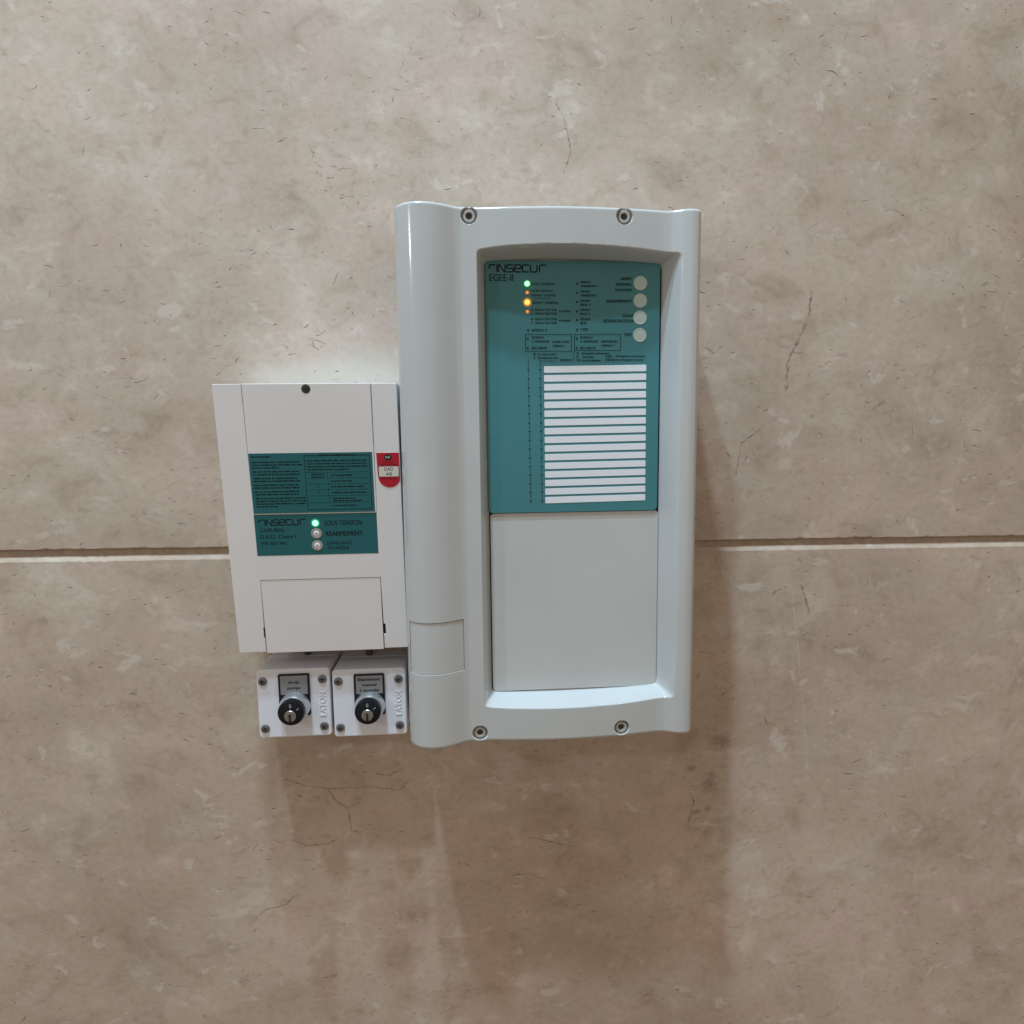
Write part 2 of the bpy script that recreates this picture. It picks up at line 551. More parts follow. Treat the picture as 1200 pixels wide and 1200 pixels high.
def stone_marks(parent, zlo, zhi, n, dark, seed):
    """small natural fissures and flecks lying in the polished face"""
    r = random.Random(seed)
    vs, fs = [], []
    clusters = [(r.uniform(-560, 720), r.uniform(zlo, zhi)) for _ in range(n // 7)]
    for i in range(n):
        if r.random() < 0.45:
            cx, cz = r.uniform(-560, 720), r.uniform(zlo, zhi)
        else:
            k = r.choice(clusters)
            cx, cz = r.gauss(k[0], 26), r.gauss(k[1], 13)
        if not (zlo < cz < zhi):
            continue
        l = min(16, 2.2 + r.expovariate(1 / 2.6))
        w = r.uniform(0.35, 0.95) * (1.0 if dark else 1.5)
        a = math.radians(r.gauss(4, 24) if r.random() < 0.8 else r.uniform(-90, 90))
        n_seg = 5
        bend = r.uniform(-0.25, 0.25)
        base = len(vs)
        up, dn = [], []
        for k in range(n_seg + 1):
            t = k / n_seg
            u = (t - 0.5) * l
            q = bend * l * (0.25 - (t - 0.5) ** 2) * 2 + r.uniform(-0.25, 0.25)
            hw = w * 0.5 * math.sin(math.pi * min(max(t, 0.04), 0.96)) ** 0.6 * r.uniform(0.5, 1.2)
            for lst, sgn in ((up, 1), (dn, -1)):
                lu, lq = u, q + sgn * hw
                lst.append(P(cx + lu * math.cos(a) - lq * math.sin(a), 0.05 if dark else 0.035, cz + lu * math.sin(a) + lq * math.cos(a)))
        vs += up + dn
        m_ = n_seg + 1
        fs += [(base + k, base + k + 1, base + m_ + k + 1, base + m_ + k) for k in range(n_seg)]
    me = bpy.data.meshes.new("fissure")
    me.from_pydata(vs, [], fs)
    o = link("fissure" if dark else "mineral_fleck", me, M_FISSURE if dark else M_FLECK, parent)
    o["kind"] = "stuff"

stone_marks(upper, -98, 460, 900, True, 3)
stone_marks(upper, -98, 460, 420, False, 4)
stone_marks(lower, -720, -125, 800, True, 5)
stone_marks(lower, -720, -125, 300, False, 6)

def vein(pts, w, mat, parent, d=0.08):
    r = random.Random(int(pts[0][0] * 10) & 0xffff)
    path = []
    for (xa, za), (xb, zb) in zip(pts, pts[1:]):
        n = max(2, int(math.hypot(xb - xa, zb - za) / 2.0))
        for i in range(n):
            t = i / n
            path.append((xa + (xb - xa) * t + r.gauss(0, 0.45), za + (zb - za) * t + r.gauss(0, 0.45)))
    path.append(pts[-1])
    vs, fs = [], []
    for i, (x, z) in enumerate(path):
        a, b = path[max(i - 1, 0)], path[min(i + 1, len(path) - 1)]
        dx, dz = b[0] - a[0], b[1] - a[1]
        l = math.hypot(dx, dz) or 1
        hw = w * r.uniform(0.3, 1.35) * (0.4 if i in (0, len(path) - 1) else 1)
        vs += [P(x - dz / l * hw, d, z + dx / l * hw), P(x + dz / l * hw, d, z - dx / l * hw)]
        if i:
            fs.append((2 * i - 2, 2 * i - 1, 2 * i + 1, 2 * i))
    me = bpy.data.meshes.new("vein")
    me.from_pydata(vs, [], fs)
    link("vein", me, mat, parent)

for pts, w in VEINS_DARK:
    vein(pts, w, M_VEIN, upper if pts[0][1] > -105 else lower)
for pts, w in VEINS_PALE:
    vein(pts, w, M_PALEVEIN, lower, 0.1)

# ------------------------------------------------------------------ the large alarm panel
panel = empty("alarm_panel", P(74, 0, -277), "large grey-green fire alarm panel with rounded column and recessed teal display", "alarm panel")
PX0, PX1, PZ0, PZ1 = -61.0, 209.5, -277.0, 202.0
PROF = [(-61, 84), (-60.4, 91), (-59, 96.5), (-56.5, 101.2), (-52.5, 105.6), (-47, 109.2), (-39, 111.3), (-31, 110.8), (-22, 108.0), (-14, 103.8),
        (-8, 100.6), (-3, 99.2), (5, 99.2), (40, 102.2), (85, 104.5), (130, 102.6), (165, 98.6), (174, 97.4), (180, 97.6), (186, 99.8), (192, 102.2),
        (198, 103.0), (203, 102.0), (206.5, 99.0), (208.6, 94.0), (209.5, 84)]

def make_interp(pts):
    n = len(pts)
    xs = [p[0] for p in pts]; ys = [p[1] for p in pts]
    sl = [(ys[i + 1] - ys[i]) / (xs[i + 1] - xs[i]) for i in range(n - 1)]
    m = [sl[0]] + [0.0 if sl[i - 1] * sl[i] <= 0 else 2 * sl[i - 1] * sl[i] / (sl[i - 1] + sl[i]) for i in range(1, n - 1)] + [sl[-1]]
    def f(x):
        if x <= xs[0]: return ys[0]
        if x >= xs[-1]: return ys[-1]
        i = 0
        while x > xs[i + 1]: i += 1
        h = xs[i + 1] - xs[i]
        t = (x - xs[i]) / h
        return ((2 * t**3 - 3 * t**2 + 1) * ys[i] + (t**3 - 2 * t**2 + t) * h * m[i] + (-2 * t**3 + 3 * t**2) * ys[i + 1] + (t**3 - t**2) * h * m[i + 1])
    return f
profile = make_interp(PROF)
FLOOR = 79.0
SCREWS = [(3.8, 194.6), (138.0, 194.8), (5.2, -268.8), (139.0, -268.3)]
COVER = (-57.0, -8.0, -206.6, -158.2)

def smooth(t):
    t = min(max(t, 0.0), 1.0)
    return t * t * (3 - 2 * t)

lip_top = make_interp([(5, 166.2), (40, 169.6), (80, 170.8), (130, 169.6), (190, 165.6)])
lip_bottom = make_interp([(5, -243.0), (40, -244.8), (80, -245.3), (130, -244.6), (195, -241.0)])

def recess(x, z):
    """0 outside the lip, 1 on the recess floor"""
    us = [(x - 9.6) / 7.6, (189.6 - x) / 11.8, (lip_top(x) - z) / 7.0, (z - lip_bottom(x)) / 8.0]
    k = 0.22
    lo = min(us)
    if lo <= -0.5: return 0.0
    s = -k * math.log(sum(math.exp(-(u - lo) / k) for u in us)) + lo      # soft minimum rounds the corners
    return min(max(s + 0.02, 0.0), 1.0)

def depth(x, z):
    d = profile(x)
    e = min(z - PZ0, PZ1 - z)
    if e < 3.0:
        d -= 3.0 * (1 - math.sqrt(max(0.0, 1 - ((3.0 - e) / 3.0) ** 2)))
    t = recess(x, z)
    if t > 0:
        # rounded lip, straight wall, small cove at the floor
        d += (FLOOR - d) * (0.35 * smooth(t) + 0.65 * t ** 1.15)
    for sx, sz in SCREWS:
        r = math.hypot(x - sx, z - sz)
        if r < 7.6:
            d -= 4.6 * smooth((7.3 - r) / 1.0)
    if COVER[0] < x < COVER[1] and COVER[2] < z < COVER[3]:
        e = min(x - COVER[0], COVER[1] - x, z - COVER[2], COVER[3] - z)
        d -= 2.2 * min(e / 0.35, 1.0)
    return d

def axis(lo, hi, step, dense):
    pts = {round(lo, 3), round(hi, 3)}
    x = lo
    while x < hi:
        pts.add(round(x, 3)); x += step
    for a, b, s in dense:
        x = a
        while x <= b + 1e-6:
            if lo <= x <= hi: pts.add(round(x, 3))
            x += s
    out = []
    for p in sorted(pts):
        if not out or p - out[-1] > 0.12:
            out.append(p)
    out[-1] = hi
    return out

xs = axis(PX0, PX1, 3.0, [(-61, -50, 0.6), (-57.4, -56.4, 0.2), (-8.6, -7.6, 0.2), (-4.5, 20, 0.5), (129.5, 147.5, 0.5), (175, 209.5, 0.6), (206, 209.5, 0.3)])
zs = axis(PZ0, PZ1, 4.0, [(-277, -259.5, 0.5), (-248, -234, 0.5), (-207.2, -206.0, 0.2), (-158.8, -157.6, 0.2), (155, 173, 0.5), (185.5, 202, 0.5)])
bm = bmesh.new()
grid = [[bm.verts.new(P(x, depth(x, z), z)) for x in xs] for z in zs]
for j in range(len(zs) - 1):
    for i in range(len(xs) - 1):
        bm.faces.new((grid[j][i], grid[j][i + 1], grid[j + 1][i + 1], grid[j + 1][i]))
def skirt(line):
    back = [bm.verts.new((v.co.x, -0.0002, v.co.z)) for v in line]
    for i in range(len(line) - 1):
        bm.faces.new((line[i], line[i + 1], back[i + 1], back[i]))
skirt(grid[0]); skirt(grid[-1]); skirt([g[0] for g in grid]); skirt([g[-1] for g in grid])
housing = link("housing", finish(bm, 50), M_PANEL, panel)

# curved cover let into the column
bm = bmesh.new()
cx = [COVER[0] + 0.45 + (COVER[1] - COVER[0] - 0.9) * i / 30 for i in range(31)]
top_z, low_z = COVER[3] - 0.7, COVER[2] + 0.5
rows = []
for z, dd in ((top_z, 2.1), (top_z, 0.9), (top_z - 0.4, 0.6), (low_z + 0.4, 0.6), (low_z, 0.9), (low_z, 2.1)):
    rows.append([bm.verts.new(P(x, profile(x) - dd, z)) for x in cx])
for a, b in zip(rows, rows[1:]):
    for i in range(30):
        bm.faces.new((a[i], a[i + 1], b[i + 1], b[i]))
cover = link("column_cover", finish(bm, 22), M_PANEL, panel)
cover["label"] = "curved access cover let into the rounded column"

# four countersunk screws
head = lathe_mesh([(5.3, 0), (5.3, 2.7), (4.9, 3.2), (3.2, 3.2), (3.0, 2.9), (3.0, 1.0), (0, 1.0)], 36)
hexm = plate_mesh([(2.9 * math.cos(math.radians(60 * i + 12)), 2.9 * math.sin(math.radians(60 * i + 12))) for i in range(6)], 1.05, 1.25, flat(0), 0)
for sx, sz in SCREWS:
    s = link("screw", head, M_SCREWHEAD, panel, P(sx, profile(sx) - 4.6, sz))
    link("hex_socket", hexm, M_SOCKET, s)

# blank satin door and the display foil in the recess
door = plate("door", rrect(18.6, 177.8, -236.2, -64.3, 3.0), FLOOR - 79 + 0.0, 1.5, flat(FLOOR), M_DOOR, panel, 0.5)
foil_surf = flat(FLOOR)
foil = plate("display_foil", rrect(17.6, 176.2, -63.6, 162.6, 3.2), 0.0, 3.0, foil_surf, M_TEAL, panel, 0.4)
door["label"] = "blank satin grey lower door in the recess"
foil["label"] = "teal display foil with white zone strips and lamps"
gapm = plate("recess_gap", rrect(17.5, 178.5, -236.8, 163.2, 3.6), 0.0, 0.35, flat(FLOOR), M_GAP, panel, 0)

surf = flat(FLOOR + 3.0)
strip_mesh = plate_mesh(rrect(-47.4, 47.4, -2.95, 2.95, 0.8, 3), 0.0, 0.25, flat(0), 0.1)
for i in range(16):
    z = 67.6 - i * (67.6 + 51.9) / 15
    s = link("name_strip", strip_mesh, M_WHITE, foil, P(116.9 + 0.03 * i, FLOOR + 3.0, z))
    s.rotation_euler = (0, math.radians(-0.7), 0)
button_mesh = lathe_mesh([(6.25, 0), (6.2, 0.3), (5.9, 0.5), (5.5, 0.45), (5.2, 0.3), (3.5, 0.5), (0, 0.65)], 40)
for z in (143.7, 128.3, 113.2, 97.7):
    link("push_button", button_mesh, M_BUTTON, foil, P(158.0, FLOOR + 3.0, z))
led_big = lathe_mesh([(2.3, 0), (2.2, 0.5), (1.7, 0.9), (0.9, 1.1), (0, 1.15)], 20)
led_small = lathe_mesh([(1.5, 0), (1.4, 0.5), (0.9, 0.9), (0, 1.05)], 16)
for z, me, mt, lb in ((142.7, led_big, M_GREENLED, "lit green power lamp"), (135.0, led_small.copy(), M_DIMLED, "faint orange lamp"),
                      (126.5, led_big.copy(), M_AMBERLED, "brightly lit amber fault lamp"), (118.3, led_small.copy(), M_DIMLED, "faint orange lamp")):
    o = link("indicator_lamp", me, mt, foil, P(54.8, FLOOR + 3.0, z))
    o["label"] = lb

# halo glow round the two bright lamps, painted as flat emissive discs
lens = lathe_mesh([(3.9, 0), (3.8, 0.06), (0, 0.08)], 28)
link("halo_disc", lens, M_AMBERHALO, foil, P(54.8, FLOOR + 3.0, 126.5))
link("halo_disc", lathe_mesh([(3.3, 0), (3.2, 0.06), (0, 0.08)], 28), M_GREENHALO, foil, P(54.8, FLOOR + 3.0, 142.7))

LEGEND = [
    ('SOUS TENSION', 58.8, 20.7, 141.4, 2.3),
    ('HORS SERVICE', 58.7, 19.3, 135.5, 2.0),
    ('DÉFAUT SYSTÈME', 58.7, 21.9, 131.6, 2.0),
    ('DÉFAUT GÉNÉRAL', 59.0, 24.3, 125.1, 2.3),
    ('DÉFAUT SECTEUR', 61.6, 20.1, 119.0, 1.9),
    ('DÉFAUT BATTERIE', 61.6, 20.1, 115.7, 1.9),
    ('EXTERNE', 83.7, 10.1, 117.9, 1.7),
    ('C', 58.1, 1.6, 115.7, 1.9),
    ('DÉFAUT SECTEUR', 61.6, 20.1, 110.8, 1.9),
    ('DÉFAUT BATTERIE', 61.5, 20.2, 107.5, 1.9),
    ('INTERNE', 83.6, 10.2, 109.6, 1.8),
    ('C', 58.1, 1.5, 107.5, 1.9),
    ('NIVEAU 2', 58.4, 13.9, 100.9, 2.4),
    ('DÉFAUT', 61.4, 8.6, 94.7, 1.9),
    ('C ANOMALIE', 58.3, 16.3, 91.2, 2.0),
    ('SÉCURITÉ', 58.3, 14.0, 85.1, 2.3),
    ('DÉFAUT', 105.9, 8.6, 94.7, 1.9),
    ('C ANOMALIE', 102.7, 16.5, 91.2, 2.0),
    ('SÉCURITÉ', 102.7, 14.2, 85.1, 2.2),
    ('LIGNE COM', 77.3, 15.3, 90.9, 1.9),
    ('CONTACT 1', 77.7, 11.3, 87.2, 1.9),
    ('DIFFUSEURS', 122.4, 14.9, 91.1, 1.9),
    ('CONTACT 1', 122.4, 12.2, 87.5, 1.9),
    ('Feu zone active', 63.7, 17.1, 79.9, 1.7),
    ('C', 60.1, 1.6, 76.7, 2.0),
    ('Dérangement zone', 63.6, 18.8, 76.9, 1.7),
    ('DEFAUT', 84.3, 11.4, 74.5, 2.1),
    ('Dérangement alimentation', 104.3, 25.2, 80.8, 1.5),
    ('E', 99.6, 1.6, 77.4, 2.0),
    ('Essai feu', 105.1, 10.2, 77.5, 1.8),
    ('EC', 99.6, 3.9, 74.3, 2.1),
    ('Essai dérangement', 104.3, 17.3, 74.5, 1.7),
    ('EEE', 126.4, 5.9, 77.8, 2.1),
    ('Dérangement transmission', 135.8, 27.1, 78.3, 1.5),
    ('EEEE', 126.4, 8.7, 74.6, 2.1),
    ('Essai dérangement commun', 135.9, 25.4, 75.0, 1.5),
    ('DÉFAUT', 103.1, 8.9, 143.4, 1.7),
    ('TENSION 1', 103.1, 15.4, 139.9, 1.9),
    ('DÉFAUT', 103.1, 9.0, 135.3, 1.7),
    ('TENSION 2', 103.1, 15.4, 131.8, 1.9),
    ('DÉFAUT', 103.1, 9.0, 127.1, 1.7),
    ('BUS 1', 103.1, 8.6, 123.6, 1.9),
    ('DÉFAUT', 103.1, 9.0, 119.2, 1.7),
    ('BUS 2', 103.1, 8.6, 115.7, 1.8),
    ('DÉFAUT', 103.1, 9.0, 110.9, 1.8),
    ('BUS', 103.1, 5.2, 107.4, 1.9),
    ('TYPE', 103.1, 6.7, 101.6, 2.3),
    ('ARRÊT', 139.7, 10.6, 146.3, 2.3),
    ('SIGNAL', 135.4, 14.9, 141.4, 2.4),
    ('SONORE', 134.7, 15.7, 136.6, 2.2),
    ('RÉARMEMENT', 126.9, 24.0, 126.6, 2.4),
    ('ESSAI', 141.9, 9.1, 113.8, 2.4),
    ('SIGNALISATION', 123.9, 27.5, 109.2, 2.5),
    ('TEST', 143.2, 7.5, 97.0, 2.4),
]
SQUARES = [(59.0, 119.9, 1.3), (58.9, 111.7, 1.4), (59.5, 95.7, 1.6), (103.9, 95.7, 1.6), (60.9, 80.8, 1.6), (100.4, 81.6, 1.4)]
MARKERS = [(100.0, 143.0), (100.0, 134.8), (100.0, 127.0), (100.0, 118.5), (100.0, 111.0), (55.3, 102.0), (100.0, 102.6), (54.9, 94.7), (54.8, 86.1), (99.6, 94.7), (99.6, 86.4)]
FRAMES = [(52.6, 98.5, 94.9, 83.1), (97.3, 98.6, 140.2, 83.8)]
RULES = [(61.0, 130.1, 76.4, 130.1), (65.6, 74.7, 81.6, 74.6), (65.6, 74.7, 65.1, -49.7), (55.1, 77.0, 56.1, -52.7), (96.9, 83.7, 96.9, 73.8)]


pr = Print(surf)
maker_logo(pr, 20.8, 152.6, 52.0, 6.4)
pr.build("maker_name", M_INK, foil)
pr = Print(surf)
pr.text("EGEE-II", 21.2, 144.9, 6.0, 21.0, weight=0.15)
pr.build("model_lettering", M_INK, foil)
pr = Print(surf)
for t, x, w, z, cap in LEGEND:
    pr.text(t, x, z, cap, w, weight=0.10)
for x, z, s in SQUARES:
    pr.rect(x - s / 2, x + s / 2, z - s / 2, z + s / 2)
for x, z in MARKERS:
    pr.disc(x, z, 0.9)
for x0, z1, x1, z0 in FRAMES:
    pr.frame(x0, x1, z0, z1, 0.42)
for xa, za, xb, zb in RULES[:2] + RULES[4:]:
    pr.line(xa, za, xb, zb, 0.35)
for i in range(16):
    z = 67.1 - i * 7.99
    for x in (55.1 + i * 0.08, 65.9 + i * 0.075):
        pr.disc(x, z, 0.85)
        pr.line(x, z + 5.6 if i else z + 9.0, x, z + 2.3, 0.35)
pr.build("legend_lettering", M_INK, foil)

# ------------------------------------------------------------------ the smaller cream box: its face leans, deeper at the top
box = empty("detector_box", P(-144, 0, -196), "cream plastic detector control box with dark teal labels, left of the large panel", "control box")
BX0, BX1, BZ0, BZ1 = -224.0, -63.6, -196.3, 55.4
def bdepth(z):
    return 85.0 - 25.0 * (BZ1 - z) / (BZ1 - BZ0)
LEAN = math.atan(25.0 / (BZ1 - BZ0))
def bsurf(x, z, h):
    return P(x, bdepth(z) + h, z)
bm = bmesh.new()
B = []
for z in (BZ0, BZ1):
    B += [bm.verts.new(P(BX0, 0.2, z)), bm.verts.new(P(BX1, 0.2, z)), bm.verts.new(P(BX1, bdepth(z) - 3, z)), bm.verts.new(P(BX0, bdepth(z) - 3, z))]
for q in ((3, 2, 6, 7), (0, 3, 7, 4), (1, 5, 6, 2), (4, 7, 6, 5), (0, 1, 2, 3)):
    bm.faces.new([B[i] for i in q])
link("back_shell", finish(bm), M_BOX, box)
outline = [(BX0, BZ0), (-198.9, BZ0), (-198.9, -182.6), (-200.0, -182.6), (-200.0, -171.6), (-198.7, -171.6), (-198.5, -123.8), (-86.0, -123.8), (-85.9, -171.2), (-83.6, -171.2),
           (-83.6, -182.2), (-85.9, -182.2), (-85.9, BZ0), (BX1, BZ0), (BX1, BZ1), (-86.2, BZ1), (-86.2, -61.6), (-198.9, -61.6), (-198.9, BZ1), (BX0, BZ1)]
plate("front_shell", outline, -3.0, 0.0, bsurf, M_BOX, box, 0.35)
plate("seam_backing", [(-200.2, BZ0 + 1), (-83.4, BZ0 + 1), (-83.4, BZ1 - 1), (-200.2, BZ1 - 1)], -3.0, -2.6, bsurf, M_GAP, box, 0)
lid = plate("lid", rrect(-198.5, -86.7, -61.2, BZ1 + 0.2, 0.6, 3), -2.6, 0.5, bsurf, M_BOX, box, 0.5)
lid["label"] = "upper lid carrying the instruction label"
flap = plate("flap", rrect(-198.1, -86.9, BZ0 - 1.2, -124.6, 0.8, 3), -2.6, -0.25, bsurf, M_BOX, box, 0.2)
flap["label"] = "plain hinged lower flap with notches"
# little bright catches at the foot of the notches
s = link("lid_screw", lathe_mesh([(4.0, 0), (4.0, 0.1), (3.6, 0.25), (0, 0.3)], 28), M_SOCKET, box, bsurf(-143.2, 50.9, 0.5))
s.rotation_euler.x = LEAN
link("cross_slot", plate_mesh([(-2.6, -.5), (-.5, -.5), (-.5, -2.6), (.5, -2.6), (.5, -.5), (2.6, -.5), (2.6, .5), (.5, .5), (.5, 2.6), (-.5, 2.6), (-.5, .5), (-2.6, .5)], 0.25, 0.36, flat(0), 0), M_GAP, s)

instr = plate("instruction_label", rrect(-198.2, -88.2, -60.75, -5.6), 0.5, 0.62, bsurf, M_TEALDARK, lid, 0)
instr["label"] = "dark teal instruction label with fine print and table"
pr = Print(lambda x, z, h: bsurf(x, z, h + 0.62))
pr.words(-196.0, -179.0, -9.4, 1.5)
zz = -14.2
for i, wdt in enumerate((42, 46, 24, 0, 41, 42, 0, 41, 42, 0, 40, 41, 0, 40, 40, 0, 46, 46, 45, 20)):
    if wdt:
        pr.words(-196.0 + i * 0.05, -196.0 + wdt, zz, 1.25)
        zz -= 2.55
    else:
        zz -= 1.0
pr.frame(-149.4, -90.6, -58.2, -8.0, 0.55)
pr.words(-136.0, -103.0, -8.6, 1.5)
for i in range(4):
    pr.words(-147.0, -93.5 if i < 3 else -110, -13.4 - i * 2.7, 1.2)
for z in (-23.6, -29.0, -34.4, -39.6, -45.2, -51.6):
    pr.rect(-147.5, -92.5, z, z + 0.28)
pr.rect(-129.5, -129.2, -51.6, -23.6)
pr.words(-144, -132, -25.9, 1.2); pr.words(-144, -132, -28.2, 1.2)
for z, a, b in ((-26.9, -126, -106), (-32.2, -127, -107), (-37.4, -127, -97), (-42.9, -127, -95), (-48.3, -126, -105), (-50.6, -126, -100), (-54.9, -126, -104)):
    pr.words(a, b, z, 1.3)
for z in (-37.2, -42.8):
    pr.rect(-138.6, -137.6, z, z + 1.2)
pr.build("fine_print", M_INK, instr)

plabel = plate("power_label", rrect(-198.6, -87.2, -100.8, -61.75), 0.0, 0.12, bsurf, M_TEALDARK, box, 0)
plabel["label"] = "dark teal label with green lamp and two round buttons"
psurf = lambda x, z, h: bsurf(x, z, h + 0.12)
pr = Print(psurf)
maker_logo(pr, -195.0, -72.0, 43.5, 5.4)
pr.build("maker_name", M_INK, plabel)
pr = Print(psurf)
pr.text("CARUBAL", -194.0, -78.0, 3.4, 22.0, weight=0.1)
pr.text("D.A.D. Classe I", -194.2, -84.4, 3.6, 32.0, weight=0.1)
pr.text("NF S61.961", -193.2, -90.4, 3.2, 22.0, weight=0.1)
pr.build("name_lettering", M_INK, plabel)
pr = Print(psurf)
pr.text("SOUS TENSION", -135.2, -73.0, 4.6, 34.0, weight=0.1)
pr.text("REARMEMENT", -134.6, -83.2, 4.6, 34.0, weight=0.2)
pr.text("SURVEILLANCE", -134.6, -91.4, 3.2, 23.5, weight=0.05)
pr.text("TECHNIQUE", -134.0, -96.2, 3.2, 20.0, weight=0.05)
pr.build("legend_lettering", M_INK, plabel)
o = link("indicator_lamp", lathe_mesh([(2.7, 0), (2.6, 0.5), (2.0, 0.9), (1.0, 1.1), (0, 1.15)], 20), M_TEALLED, plabel, psurf(-143.6, -70.7, 0))
o.rotation_euler.x = LEAN
o["label"] = "lit green lamp"
halo_o = link("halo_disc", lathe_mesh([(4.2, 0), (4.1, 0.06), (0, 0.08)], 28), M_TEALHALO, plabel, psurf(-143.6, -70.7, 0))  # glow round the lamp, painted as a faintly emissive disc
halo_o.rotation_euler.x = LEAN
ring_me = lathe_mesh([(5.0, 0), (4.95, 0.25), (4.3, 0.5), (3.5, 0.45), (3.0, 0.15)], 36)
cap_me = lathe_mesh([(2.9, 0.1), (2.7, 0.5), (2.0, 0.7), (0, 0.75)], 28)
dot_me = lathe_mesh([(0.9, 0.72), (0.8, 0.85), (0, 0.85)], 14)
M_DOT = simple("dull_pink", (0.42, 0.28, 0.28), 0.5)
for z in (-80.4, -91.9):
    link("button_ring", ring_me, M_SILVER, plabel, psurf(-143.2, z, 0)).rotation_euler.x = LEAN
    link("push_button", cap_me, M_WHITE, plabel, psurf(-143.2, z, 0)).rotation_euler.x = LEAN
    link("button_mark", dot_me, M_DOT, plabel, psurf(-143.2, z, 0)).rotation_euler.x = LEAN

# certification sticker on the right-hand border of the box
st = [(-85.2, -6.4), (-84.6, -22), (-83.6, -28.5)]
arc = [(-73.6 + 10.4 * math.cos(math.radians(a)), -28.5 + 10.2 * math.sin(math.radians(a))) for a in range(195, 346, 10)]
shield = [(-85.0, -6.2), (-84.4, -27.0)] + arc + [(-63.6, -27.0), (-63.8, -6.2)]
sticker = plate("sticker", shield, 0.0, 0.15, bsurf, M_STICKERWHITE, box, 0)
sticker["label"] = "red shield sticker reading DAD AB"
inner = [(-74.4 + (x + 74.4) * 0.965, -22.0 + (z + 22.0) * 0.982) for x, z in shield]
plate("red_field", inner, 0.15, 0.25, bsurf, M_RED, sticker, 0)
plate("white_field", rrect(-83.0, -65.0, -28.3, -18.9), 0.25, 0.35, bsurf, M_STICKERWHITE, sticker, 0)
ss = lambda x, z, h: bsurf(x, z, h + 0.36)
pr = Print(ss)
pr.text("DAD", -73.9, -22.8, 2.9, 8.2, 'C')
pr.text("AB", -73.9, -27.3, 2.9, 5.6, 'C')
pr.disc(-74.2, -10.6, 3.6, 24, 2.7)
pr.build("sticker_lettering", M_INK, sticker)
pr = Print(ss, 0.1)
pr.text("NF", -74.2, -11.8, 2.4, 4.4, 'C')
pr.build("sticker_emblem", M_STICKERWHITE, sticker)
pr = Print(ss)
pr.words(-79.5, -69.0, -15.4, 0.7); pr.words(-81.5, -66.5, -17.6, 0.8); pr.words(-80.0, -67.5, -30.6, 1.0)
pr.frame(-83.4, -64.6, -28.7, -18.5, 0.4)
pr.build("sticker_fine_print", M_DARKRED, sticker)

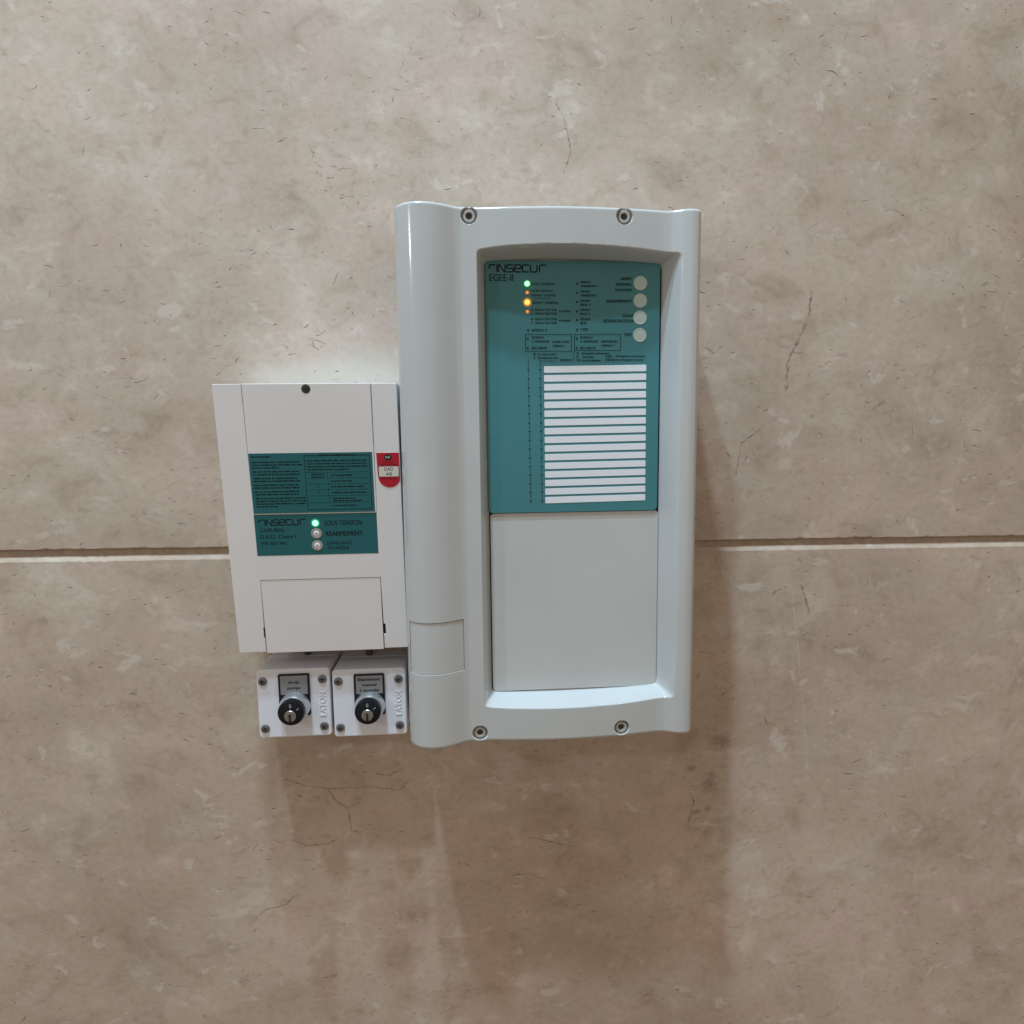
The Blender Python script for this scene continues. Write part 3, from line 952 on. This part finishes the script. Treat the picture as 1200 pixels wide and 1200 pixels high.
# ------------------------------------------------------------------ two key switches under the box
def key_switch(x0, x1, z0, z1, d, label, lines, tilt):
    root = empty("key_switch", P((x0 + x1) / 2, 0, z0), label, "key switch", "key switches below the cream box")
    s0 = flat(0)
    # enclosure: slight draft towards the front, soft vertical edges
    bm = bmesh.new()
    rings = []
    for grow, h, r in ((0.55, 0.2, 4.0), (0.55, 14.0, 4.0), (0.2, 14.0, 4.0), (0.2, 14.8, 4.0), (0.4, 15.6, 4.0), (0.0, d - 1.3, 3.4), (-0.35, d - 0.4, 3.1), (-1.2, d, 2.4)):
        rings.append([bm.verts.new(s0(x, z, h)) for x, z in rrect(x0 - grow, x1 + grow, z0 - grow, z1 + grow, r, 5)])
    n = len(rings[0])
    for a, b in zip(rings, rings[1:]):
        for i in range(n):
            bm.faces.new((a[i], a[(i + 1) % n], b[(i + 1) % n], b[i]))
    bm.faces.new(rings[-1])
    enc = link("enclosure", finish(bm, 19), M_SWITCH, root)
    pr = Print(lambda x, z, h: P(x, d + 0.45, z))
    # raised name, reading upwards
    cu = bpy.data.curves.new("t", 'FONT'); cu.body = "EATON"; cu.extrude = 0.06; cu.bevel_depth = 0.008; cu.resolution_u = 3
    ob = bpy.data.objects.new("t", cu); scene.collection.objects.link(ob)
    me = bpy.data.meshes.new_from_object(ob.evaluated_get(bpy.context.evaluated_depsgraph_get()))
    bpy.data.objects.remove(ob)
    w = max(v.co.x for v in me.vertices)
    for v in me.vertices:
        u, q, k = v.co.x / w * 25.5, v.co.y / CAP * 5.8, v.co.z / 0.068
        v.co = P(x1 - 4.9 - q, d + 0.15 + 0.4 * k, z0 + 20.5 + u)
    me.update()
    link("raised_lettering", me, M_SWITCH, enc)
    # four cross-head screws
    sm = lathe_mesh([(4.3, 0), (4.3, 0.5), (3.9, 1.4), (2.8, 1.9), (0, 2.1)], 28)
    for k, (sx, sz) in enumerate(((x0 + 6.0, z1 - 11.6), (x1 - 7.2, z1 - 11.2), (x0 + 6.2, z0 + 10.0), (x1 - 7.2, z0 + 10.2))):
        s = link("screw", sm, M_SCREW, root, P(sx, d, sz))
        a = rng.uniform(0, 1.5)
        cs = [(-2.4, -.55), (-.55, -.55), (-.55, -2.4), (.55, -2.4), (.55, -.55), (2.4, -.55), (2.4, .55), (.55, .55), (.55, 2.4), (-.55, 2.4), (-.55, .55), (-2.4, .55)]
        cs = [(x * math.cos(a) - z * math.sin(a), x * math.sin(a) + z * math.cos(a)) for x, z in cs]
        link("cross_slot", plate_mesh(cs, 1.7, 2.18, flat(0), 0), M_GAP, s)
    # legend holder, collar, dial
    cx, cz = x0 + 36.6, z0 + 32.4
    hold = plate("legend_holder", rrect(cx - 15.2, cx + 14.8, cz - 9.5, z1 - 4.6, 1.2, 3), 0.0, 2.4, flat(d), M_BLACK, root, 0.5)
    lp = plate("legend_plate", rrect(cx - 13.0, cx + 13.2, cz + 12.6, z1 - 6.2, 0.3, 2), 2.3, 2.65, flat(d), M_LEGEND, hold, 0.1)
    pr = Print(flat(d + 2.65))
    top = z1 - 6.2; hgt = top - (cz + 12.6)
    step = 5.6
    zc = top - hgt / 2 + step * (len(lines) - 1) / 2
    for i, (t, wd) in enumerate(lines):
        pr.text(t, cx, zc - i * step - 1.4, 3.3, wd, 'C', weight=0.16)
    pr.build("legend_lettering", M_INK, hold)
    link("collar", lathe_mesh([(15.0, 0.0), (15.0, 2.5), (14.9, 3.0), (14.4, 6.5), (13.6, 10.0), (12.9, 11.2), (12.2, 11.4), (12.0, 10.5)], 64), M_SILVER, root, P(cx, d, cz))
    dial = link("dial", lathe_mesh([(12.3, 8.0), (12.6, 12.0), (12.6, 16.6), (12.3, 17.4), (11.5, 17.9), (0, 17.9)], 64), M_BLACK, root, P(cx, d, cz))
    ly = -2.2
    link("lock_cylinder", lathe_mesh([(5.7, 17.5), (5.7, 20.0), (5.3, 20.5), (4.6, 20.6), (0, 20.6)], 40), M_STEEL, dial, P(0, 0, ly))
    link("keyhole", plate_mesh(rrect(-1.2, 1.2, -5.4, 2.4, 0.6, 3), 20.6, 20.7, flat(0), 0), M_GAP, dial, P(0, 0, ly))
    pr = Print(flat(18.0), 0.0)
    pr.text("0", 0.0, 5.4, 3.7, 2.0, 'C')
    pr.line(5.6, 3.0, 8.0, 4.8, 0.55)
    o = pr.build("dial_marking", M_MARK, dial)
    return root

key_switch(-213.4, -142.5, -288.0, -217.8, 50.0, "left key switch in pale grey enclosure, legend plate with two short lines", (("Arrêt", 10.5), ("pompe", 12.5)), 0)
key_switch(-140.2, -67.9, -290.2, -220.6, 50.0, "right key switch in pale grey enclosure beside the column, legend plate with three lines",
           (("Réarmement", 21.5), ("manuel", 14.0), ("2 secondes", 18.5)), 0)

# ------------------------------------------------------------------ cables from the box down into the switches
def cable(x, label, ztop):
    bm = bmesh.new()
    pts = [(x, 8, BZ0 + 6), (x + 1.0, 8.5, BZ0 - 6), (x + 2.5, 9, BZ0 - 14), (x + 2.5, 9, ztop - 3)]
    rr = []
    for px, pd, pz in pts:
        rr.append([bm.verts.new(P(px + 3.4 * math.cos(2 * math.pi * i / 14), pd + 3.4 * math.sin(2 * math.pi * i / 14), pz)) for i in range(14)])
    for a, b in zip(rr, rr[1:]):
        for i in range(14):
            bm.faces.new((a[i], a[(i + 1) % 14], b[(i + 1) % 14], b[i]))
    o = link("cable", finish(bm, 60), M_CABLE)
    tag(o, label, "cable", "short cables above the key switches")
cable(-176, "short grey cable in the gap above the left key switch", -217.8)
cable(-112, "short grey cable in the gap above the right key switch", -220.6)
